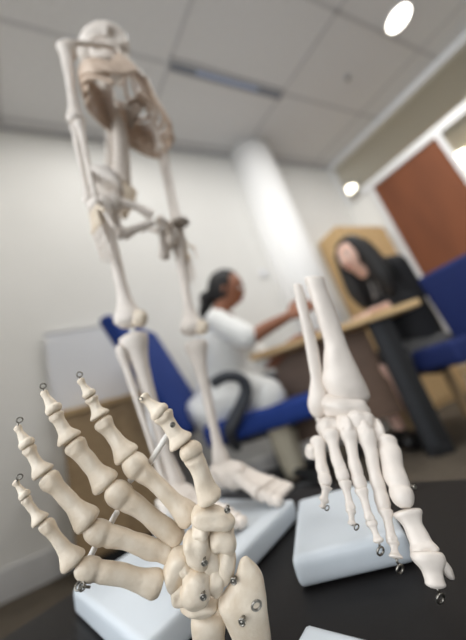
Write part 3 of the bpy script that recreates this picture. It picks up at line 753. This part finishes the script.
# ================================================================== DESK
dz = .74
e0 = P3(-.02, 1.572, 0); e1_ = P3(.965, 1.455, 0); e0.z = e1_.z = 0
ed = (e1_-e0).normalized(); en = Vector((-ed.y, ed.x, 0))
t = thing('meeting_desk', (e0+e1_)/2+en*.3, 'desk with light wood top and black legs between the two women', 'desk')
bm = plane_prism([p+Z*(dz-.035) for p in (e0+ed*.045, e1_, e1_+en*.07, e1_-ed*.34+en*.50, e0+ed*.40+en*.50)], Z*.035); bevel(bm, .004, 2); obj('desk_top', bm, LWOOD, t, False)
bm = new(); quad_box(bm, *[p+Z*.2 for p in (e0+ed*.15+en*.20, e1_-ed*.25+en*.20, e1_-ed*.25+en*.22, e0+ed*.15+en*.22)], Z*(dz-.035-.2)); obj('modesty_panel', bm, DWOOD, t, False)
lx = e1_-ed*.235
bm = new(); obox(bm, lx+en*.08+Z*(dz-.035)/2, ed, en, Z, .06, .05, dz-.035); obj('leg', bm, GREYL, t, False)
bm = new(); obox(bm, lx+ed*.055+en*.10+Z*(dz-.035)/2, ed, en, Z, .06, .09, dz-.036); obj('leg', bm, BLACKM, t, False)
bm = new(); obox(bm, lx+ed*.03+en*.12+Z*.02, ed, en, Z, .09, .16, .04); bevel(bm, .006, 2); obj('foot_bar', bm, BLACKM, t, False)
bm = new(); obox(bm, e0+ed*.46+en*.44+Z*(dz-.035)/2, ed, en, Z, .06, .06, dz-.035); obj('leg', bm, BLACKM, t, False)

# ================================================================== PEOPLE AND CHAIRS
def limb(bm, pts, rad, n=14, sub=5, flat=1.0, up=None):
    """tapering limb with rounded ends"""
    tube(bm, pts, rad, n=n, sub=sub, flat=flat, up=up)
    for p, r in ((pts[0], rad[0]), (pts[-1], rad[-1])): lump(bm, p, Vector((1, 0, 0)), Vector((0, 1, 0)), r, r, r, nz=0, sub=2)
    return bm
def head_shape(p):
    x, y, z = p.x, p.y, p.z                                       # x forward, z up
    if z < 0: 
        k = -z; y *= 1-.32*k*k; x = x*(1-.12*k)+.10*k if x > 0 else x*(1-.30*k)
    d2 = (y/.16)**2
    x += .17*math.exp(-d2)*math.exp(-((z+.22)/.17)**2) if p.x > .3 else 0     # nose
    x += .05*math.exp(-(y/.3)**2)*math.exp(-((z+.58)/.10)**2) if p.x > .3 else 0  # mouth
    x += .06*math.exp(-(y/.3)**2)*math.exp(-((z+.92)/.16)**2) if p.x > .1 else 0  # chin
    for sy in (-1, 1):
        if p.x > .3: x -= .10*math.exp(-((y-sy*.38)/.2)**2-((z-.02)/.14)**2)      # eyes
    return Vector((x, y, z))
def make_head(bm, c, f, l, u_, r=.112):
    lump(bm, c, f, l, r*.86, r*.68, r*1.02, nz=0, sub=4, shape=head_shape)
    for sg in (-1, 1): lump(bm, c+l*(sg*r*.69)-u_*(r*.1)-f*.005, f, u_, .016, .028, .008, nz=.1, sub=2)
def make_hand(bm, wrist, dirv, palm, out, curl=.5, size=1.0, mirror=1):
    """palm, four unequal bent fingers and a thumb; dirv along the hand, palm = facing, out = thumb side"""
    dirv, palm, out = dirv.normalized(), palm.normalized(), out.normalized()
    c = wrist+dirv*.05*size
    lump(bm, c, dirv, out, .055*size, .041*size, .017*size, e=.85, nz=.03, sub=3)
    for k, L in enumerate((.070, .080, .075, .058)):
        b = wrist+dirv*(.088*size)+out*((.030-.020*k)*size)
        p1 = b+(dirv*math.cos(curl*.5)+palm*math.sin(curl*.5))*(L*.45*size)
        p2 = p1+(dirv*math.cos(curl*1.2)+palm*math.sin(curl*1.2))*(L*.32*size)
        p3 = p2+(dirv*math.cos(curl*1.8)+palm*math.sin(curl*1.8))*(L*.25*size)
        limb(bm, [b-dirv*.02, b, p1, p2, p3], [.0095*size, .0095*size, .0088*size, .008*size, .0068*size], n=10, sub=3)
    b = wrist+dirv*(.026*size)+out*(.03*size)
    p1 = b+(dirv*.6+out*.75).normalized()*(.04*size); p2 = p1+(dirv*.85+out*.25+palm*.3).normalized()*(.03*size); p3 = p2+(dirv*.9+palm*.35).normalized()*(.022*size)
    limb(bm, [b, p1, p2, p3], [.014*size, .0115*size, .010*size, .008*size], n=10, sub=3)
def face_bits(body, c, f, l, u_, r, hairmat):
    for sg in (-1, 1):
        q = c+f*(r*.735)+l*(sg*r*.265)+u_*(r*.02)
        e_ = obj('eye', lump(new(), q, f, l, .010, .0125, .0105, nz=0, sub=2), EYEW, body)
        obj('iris', lump(new(), q+f*.0072, f, l, .0045, .0055, .0055, nz=0, sub=2), IRIS, e_)
        obj('eyebrow', tube(new(), [q+f*.012+u_*.022-l*(sg*.014), q+f*.013+u_*.026, q+f*.006+u_*.021+l*(sg*.018)], [.002, .0032, .0015], n=8), hairmat, body)
    q = c+f*(r*.80)-u_*(r*.585)
    obj('lips', lump(new(), q, l, u_, .021, .0075, .0075, nz=.05, sub=3), LIPS, body)

# ---- woman in the white coat, seen from her right, leaning over the desk
H1 = at(227, 290, 1.62)
f1_ = (Vector((.97, -.12, 0)) - Z*.36).normalized(); l1 = Z.cross(f1_).normalized(); u1 = f1_.cross(l1)
sideL = l1
w1o = thing('person', (H1.x-.15, H1.y-.1, 0), 'woman in a white coat with tied black hair, seated left of the desk', 'person')
neck = H1 - u1*.115 - f1_*.028
shR = at(217, 322, 1.52); shL = shR + sideL*.33 + f1_*.03
chest = at(221, 338, 1.62); waist = at(222, 372, 1.62); hips = at(220, 402, 1.62)
elR = at(249, 338, 1.43); wrR = at(288, 316.5, 1.42)
kneeR = at(268, 399, 1.45); kneeL = kneeR + sideL*.18 + f1_*.03
ankR = Vector((kneeR.x+.02, kneeR.y+.12, .09)); ankL = ankR + sideL*.18
bm = new()
limb(bm, [hips, waist, chest, (shR+shL)/2+Z*.0, neck-u1*.02, H1-u1*.06], [.13, .115, .125, .095, .052, .05], n=18)
limb(bm, [shR, shR.lerp(elR, .5), elR, elR.lerp(wrR, .45), wrR], [.052, .046, .040, .036, .026])
elL = shL + f1_*.16 - Z*.20; wrL = elL + f1_*.24 - Z*.0; wrL.z = max(wrL.z, dz+.035)
limb(bm, [shL, shL.lerp(elL, .5), elL, elL.lerp(wrL, .5), wrL], [.052, .045, .038, .034, .026])
make_hand(bm, wrR, (wrR-elR).normalized()+Z*.05, -Z*.5+sideL*.6, Z*.8+sideL*.3, .5)
make_hand(bm, wrL, f1_-Z*f1_.z, -Z, -sideL, .3)
for kn_, an_ in ((kneeR, ankR), (kneeL, ankL)):
    hp_ = hips + sideL*(.0 if kn_ is kneeR else .10) - sideL*(.08 if kn_ is kneeR else 0)
    limb(bm, [hp_, hp_.lerp(kn_, .5), kn_, kn_.lerp(an_, .35), an_], [.085, .075, .058, .052, .036])
make_head(bm, H1, f1_, l1, u1)
b1 = obj('body', fuse(bm, .007, 3), SKIN1, w1o)
face_bits(b1, H1, f1_, l1, u1, .112, HAIR)
# hair: cap, back and bun
bm = new()
def hair_shape(p):
    x, y, z = p.x, p.y, p.z
    if x > .35 and z < .72: x = .35+(x-.35)*.12
    return Vector((x, y, z))
lump(bm, H1-f1_*.014+u1*.016, f1_, l1, .106, .086, .112, nz=.06, seed=3, freq=3, sub=4, shape=hair_shape)
lump(bm, H1-f1_*.115-u1*.055, f1_, u1, .048, .052, .05, nz=.18, seed=8, freq=3, sub=3)
limb(bm, [H1-f1_*.12-u1*.09, H1-f1_*.135-u1*.14, H1-f1_*.12-u1*.18], [.036, .028, .012], n=10)
obj('hair', fuse(bm, .008, 2), HAIR, w1o)
# coat: body, short sleeves, skirt over the lap
bm = new()
limb(bm, [hips-Z*.03, waist, chest, (shR+shL)/2+Z*.005], [.155, .14, .148, .10], n=20)
limb(bm, [shR+Z*.01, shR.lerp(elR, .45), shR.lerp(elR, .93)], [.066, .068, .066])
limb(bm, [shL+Z*.01, shL.lerp(elL, .45), shL.lerp(elL, .85)], [.066, .066, .062])
limb(bm, [hips-sideL*.06+f1_*.02, hips.lerp(kneeR, .55)+Z*.03, kneeR+Z*.012-f1_*.01], [.135, .125, .105])
limb(bm, [hips+sideL*.06, hips.lerp(kneeL, .55)+Z*.03, kneeL+Z*.0-f1_*.02], [.13, .11, .085])
lump(bm, hips-Z*.06-f1_*.05-sideL*.03, f1_, l1, .15, .17, .12, nz=.1, sub=3)
obj('coat', fuse(bm, .010, 4), COAT, w1o)
for kn_, an_ in ((kneeR, ankR), (kneeL, ankL)):
    bm = new(); limb(bm, [kn_-f1_*.06, kn_+f1_*.0-Z*.02, kn_.lerp(an_, .5), an_+Z*.03], [.075, .070, .066, .062]); obj('trouser_leg', fuse(bm, .009, 3), CREAM, w1o)
    bm = new(); lump(bm, Vector((an_.x, an_.y, .045))+f1_*.06, Vector((f1_.x, f1_.y, 0)), l1, .125, .045, .044, e=.8, nz=.04, sub=3); obj('shoe', bm, SHOE, w1o)

# ---- woman in black, facing the other one
H2 = at(353, 256, 1.74)
f2 = (Vector((-.84, -.46, 0)) - Z*.06).normalized(); l2 = Z.cross(f2).normalized(); u2 = f2.cross(l2)
w2o = thing('person', (H2.x+.2, H2.y-.1, 0), 'woman in black with long dark hair, seated at the right end of the desk', 'person')
neck2 = H2 - u2*.10 - f2*.03
hips2 = at(428, 352, 1.66); waist2 = at(412, 322, 1.70); chest2 = at(390, 294, 1.76)
shc = at(377, 275, 1.78)
nearS = -l2 if (-l2).y < 0 else l2
sh_n = shc + nearS*.135 - Z*.015; sh_f = shc - nearS*.16
bm = new()
hand_n = at(379, 298, 1.62); hand_n.z = dz+.03; hand_f = hand_n + Vector((-.06, .13, 0))
fd2 = Vector((-.9, -.15, 0)).normalized()
el_n = hand_n - fd2*.23 + Z*.02; el_f = hand_f - fd2*.2 + Vector((0, .12, .02))
limb(bm, [hips2, waist2, chest2, shc, neck2-u2*.01, H2-u2*.06], [.10, .10, .12, .09, .05, .05], n=18)
limb(bm, [sh_n, sh_n.lerp(el_n, .5), el_n, el_n.lerp(hand_n, .5), hand_n], [.05, .045, .038, .034, .026])
limb(bm, [sh_f, sh_f.lerp(el_f, .5), el_f, el_f.lerp(hand_f, .5), hand_f], [.05, .045, .038, .034, .026])
make_hand(bm, hand_n, fd2, -Z, -nearS, .35); make_hand(bm, hand_f, fd2+nearS*.3, -Z, nearS, .35)
kn_n = Vector((hips2.x-.27, hips2.y-.05, .47)); kn_f = kn_n - nearS*.17
an_n = onz(412, 452, .16); an_n = Vector((kn_n.x+.05, kn_n.y+.05, .10)); an_f = an_n - nearS*.15
for kn_, an_, k in ((kn_n, an_n, .06), (kn_f, an_f, -.08)):
    hp_ = hips2 + nearS*k
    limb(bm, [hp_, hp_.lerp(kn_, .5), kn_, kn_.lerp(an_, .35), an_], [.085, .075, .058, .052, .036])
make_head(bm, H2, f2, l2, u2)
b2 = obj('body', fuse(bm, .007, 3), SKIN2, w2o)
face_bits(b2, H2, f2, l2, u2, .112, HAIR)
bm = new()
lump(bm, H2-f2*.010+u2*.020, f2, l2, .112, .098, .118, nz=.05, seed=3, freq=3, sub=4, shape=lambda p: Vector((p.x if p.z > .55 or p.x < .5 else .5+(p.x-.5)*.1, p.y, p.z)))
for sg in (-1, 1):
    limb(bm, [H2+u2*.05+l2*(sg*.062)+f2*.02, H2-u2*.06+l2*(sg*.088)-f2*.0, H2-u2*.2+l2*(sg*.10)-f2*.01, H2-u2*.3+l2*(sg*.095)-f2*.01], [.04, .048, .055, .03], n=12)
limb(bm, [H2-f2*.06+u2*.02, H2-f2*.10-u2*.12, H2-f2*.12-u2*.27], [.095, .10, .07], n=14)
obj('hair', fuse(bm, .008, 2), HAIR, w2o)
bm = new()
limb(bm, [hips2-Z*.02, waist2, chest2, shc-u2*.02], [.115, .13, .142, .10], n=20)
limb(bm, [sh_n-Z*.0, shc+Z*.035, sh_f], [.06, .07, .06])
limb(bm, [sh_n+Z*.005, sh_n.lerp(el_n, .5), el_n, el_n.lerp(hand_n, .75)], [.064, .06, .054, .044])
limb(bm, [sh_f+Z*.005, sh_f.lerp(el_f, .5), el_f, el_f.lerp(hand_f, .75)], [.064, .06, .054, .044])
obj('jacket', fuse(bm, .010, 3), BLACKC, w2o)
bm = new(); lump(bm, chest2+f2*.135+u2*.035+Z*.03, f2, l2, .022, .05, .085, nz=.05, sub=3); obj('blouse', bm, STRIPE, w2o)
bm = new()
for k, kn_ in ((.06, kn_n), (-.08, kn_f)):
    hp_ = hips2+nearS*k; limb(bm, [hp_, hp_.lerp(kn_, .5), kn_+(hp_-kn_)*.08], [.115, .098, .08])
obj('skirt', fuse(bm, .010, 3), STRIPE, w2o)
for an_ in (an_n, an_f):
    bm = new(); lump(bm, Vector((an_.x, an_.y, .048))-Vector((.055, .02, 0)), Vector((-.9, -.3, 0)), Vector((.3, -.9, 0)), .12, .042, .045, e=.8, nz=.04, sub=3); obj('shoe', bm, SHOE, w2o)

# ---- blue office chair of the woman in white
def pad(bm, c, ax, ay, az, sx, sy, sz, r): 
    obox(bm, c, ax, ay, az, sx, sy, sz); bevel(bm, r, 4); return bm
ch1 = thing('office_chair', (hips.x, hips.y, 0), 'blue office chair with dark arm loops under the woman in white', 'chair')
cf = Vector((f1_.x, f1_.y, 0)).normalized(); cl = Z.cross(cf)
sc = hips + cf*.235 - Z*.15 + cl*.02
bm = new(); pad(bm, sc, cf, cl, Z, .62, .50, .11, .04); seat1 = obj('seat', bm, BLUE, ch1)
bt = at(128, 326, 1.55); bb = at(196, 432, 1.55)
bx = (bt-bb).normalized(); bwid = cl; 
bm = new(); bc = (bt+bb)/2 + cl*.02; pad(bm, bc, bx, bwid, bx.cross(bwid), (bt-bb).length, .50, .07, .03); obj('backrest', bm, BLUE, ch1)
for sg in (-1, 1):
    q = sc + cl*(sg*.28)
    ptsA = [q-cf*.14-Z*.03, q-cf*.12+Z*.16, q+cf*.0+Z*.215, q+cf*.12+Z*.19, q+cf*.10+Z*.05, q+cf*.03-Z*.06]
    if sg == -1:
        d_ = 1.33; ptsA = [at(212, 384, d_), at(226, 376.5, d_), at(241, 379, d_), at(246, 392, d_), at(238, 412, d_), at(229, 432, d_), at(236, 446, d_+.05)]
    bm = tube(new(), ptsA, .024, n=12, flat=1.5); obj('armrest', bm, ARMG, ch1)
gx = Vector((sc.x, sc.y, 0))
bm = new(); disc_cyl(bm, gx+Z*.09, Z, .028, sc.z-.13, 20); obj('gas_lift', bm, BLACKM, ch1)
bm = new(); obox(bm, sc-Z*.065, cf, cl, Z, .3, .26, .05); bevel(bm, .01, 2); obj('mechanism', bm, BLACKP, ch1)
for k in range(5):
    a = 2*PI*k/5+.3; dv = Vector((math.cos(a), math.sin(a), 0))
    bm = tube(new(), [gx+Z*.11, gx+dv*.15+Z*.10, gx+dv*.30+Z*.075], [.026, .022, .016], n=10); ar = obj('star_arm', bm, BLACKP, ch1)
    bm = new(); disc_cyl(bm, gx+dv*.30+Z*.03-dv.cross(Z)*.02, dv.cross(Z), .029, .04, 20); obj('caster', bm, BLACKP, ar)
bm = tube(new(), [sc-cf*.1-Z*.08, sc-cf*.30-Z*.06, bb+bx*.10], [.02, .02, .018], n=10, flat=1.6); obj('back_bracket', bm, BLACKP, ch1)

# ---- blue chair with a wooden frame of the woman in black
c2f = Vector((-.97, -.25, 0)).normalized(); c2l = Z.cross(c2f)
sc2 = at(446, 352, 1.60)
ch2 = thing('lounge_chair', (sc2.x, sc2.y, 0), 'navy upholstered chair on a wooden frame behind the woman in black', 'chair')
bm = new(); pad(bm, sc2, c2f, c2l, Z, .50, .56, .12, .035); obj('seat', bm, NAVY, ch2)
bp1 = at(432, 302, 1.66)
b2up = (Z*.93 - c2f*.36).normalized()
# back panel with its visible left edge; it faces the desk
cA = at(418, 279, 1.62); cB = at(446, 322, 1.56)
bupv = (cA-cB).normalized(); bside = (at(470, 250, 1.40)-cA).normalized(); bside = (bside-bupv*bside.dot(bupv)).normalized()
bnm = bupv.cross(bside)
bm = new(); pad(bm, cA-bupv*.23+bside*.30, bupv, bside, bnm, .46, .60, .08, .03); obj('backrest', bm, NAVY, ch2)
for sg in (-1, 1):
    q = sc2+c2l*(sg*.27)
    bm = new(); obox(bm, q-Z*.085, c2f, c2l, Z, .52, .045, .045); bevel(bm, .006, 2); obj('side_rail', bm, BWOOD, ch2, False)
    for k in (-.22, .22):
        g = q+c2f*k; bm = new(); hgt = g.z-.107
        obox(bm, Vector((g.x, g.y, hgt/2)), c2f, c2l, Z, .045, .04, hgt); bevel(bm, .006, 2); obj('leg', bm, BWOOD, ch2, False)
    bm = new(); obox(bm, q-c2f*.25+Z*.06, c2f, c2l, Z, .04, .04, .34); obj('back_post', bm, LWOOD, ch2, False)

# ================================================================== LIGHT, WORLD, CAMERA
w = bpy.data.worlds.new('World'); scene.world = w; w.use_nodes = True
N, L = w.node_tree.nodes, w.node_tree.links
bg = N['Background']; tcw = N.new('ShaderNodeTexCoord'); 
dot = N.new('ShaderNodeVectorMath'); dot.operation = 'DOT_PRODUCT'; L.new(tcw.outputs['Generated'], dot.inputs[0])
dot.inputs[1].default_value = Vector((-.88, -.42, .38)).normalized()
rpw = N.new('ShaderNodeValToRGB'); rpw.color_ramp.elements[0].position = .3; rpw.color_ramp.elements[1].position = .85
rpw.color_ramp.elements[0].color = (.19, .2, .21, 1); rpw.color_ramp.elements[1].color = (2.38, 2.48, 2.56, 1)
L.new(dot.outputs['Value'], rpw.inputs['Fac']); L.new(rpw.outputs['Color'], bg.inputs['Color'])
bg.inputs['Strength'].default_value = 1.0

cd = bpy.data.cameras.new('Camera'); cam = bpy.data.objects.new('Camera', cd); COL.objects.link(cam)
cd.sensor_fit = 'VERTICAL'; cd.sensor_height = 36; cd.lens = 36*F/640
cd.clip_start = .02; cd.clip_end = 60
cam.matrix_world = Matrix(((CR.x, CU.x, -CF.x, CAM.x), (CR.y, CU.y, -CF.y, CAM.y), (CR.z, CU.z, -CF.z, CAM.z), (0, 0, 0, 1)))
cd.dof.use_dof = True; cd.dof.focus_distance = .229; cd.dof.aperture_fstop = 1.9
scene.camera = cam
vs = scene.view_settings; vs.view_transform = 'Standard'; vs.look = 'None'; vs.gamma = 1; vs.use_curve_mapping = False; vs.exposure = 0.55
scene.cycles.use_denoising = True
scene.cycles.max_bounces = 6
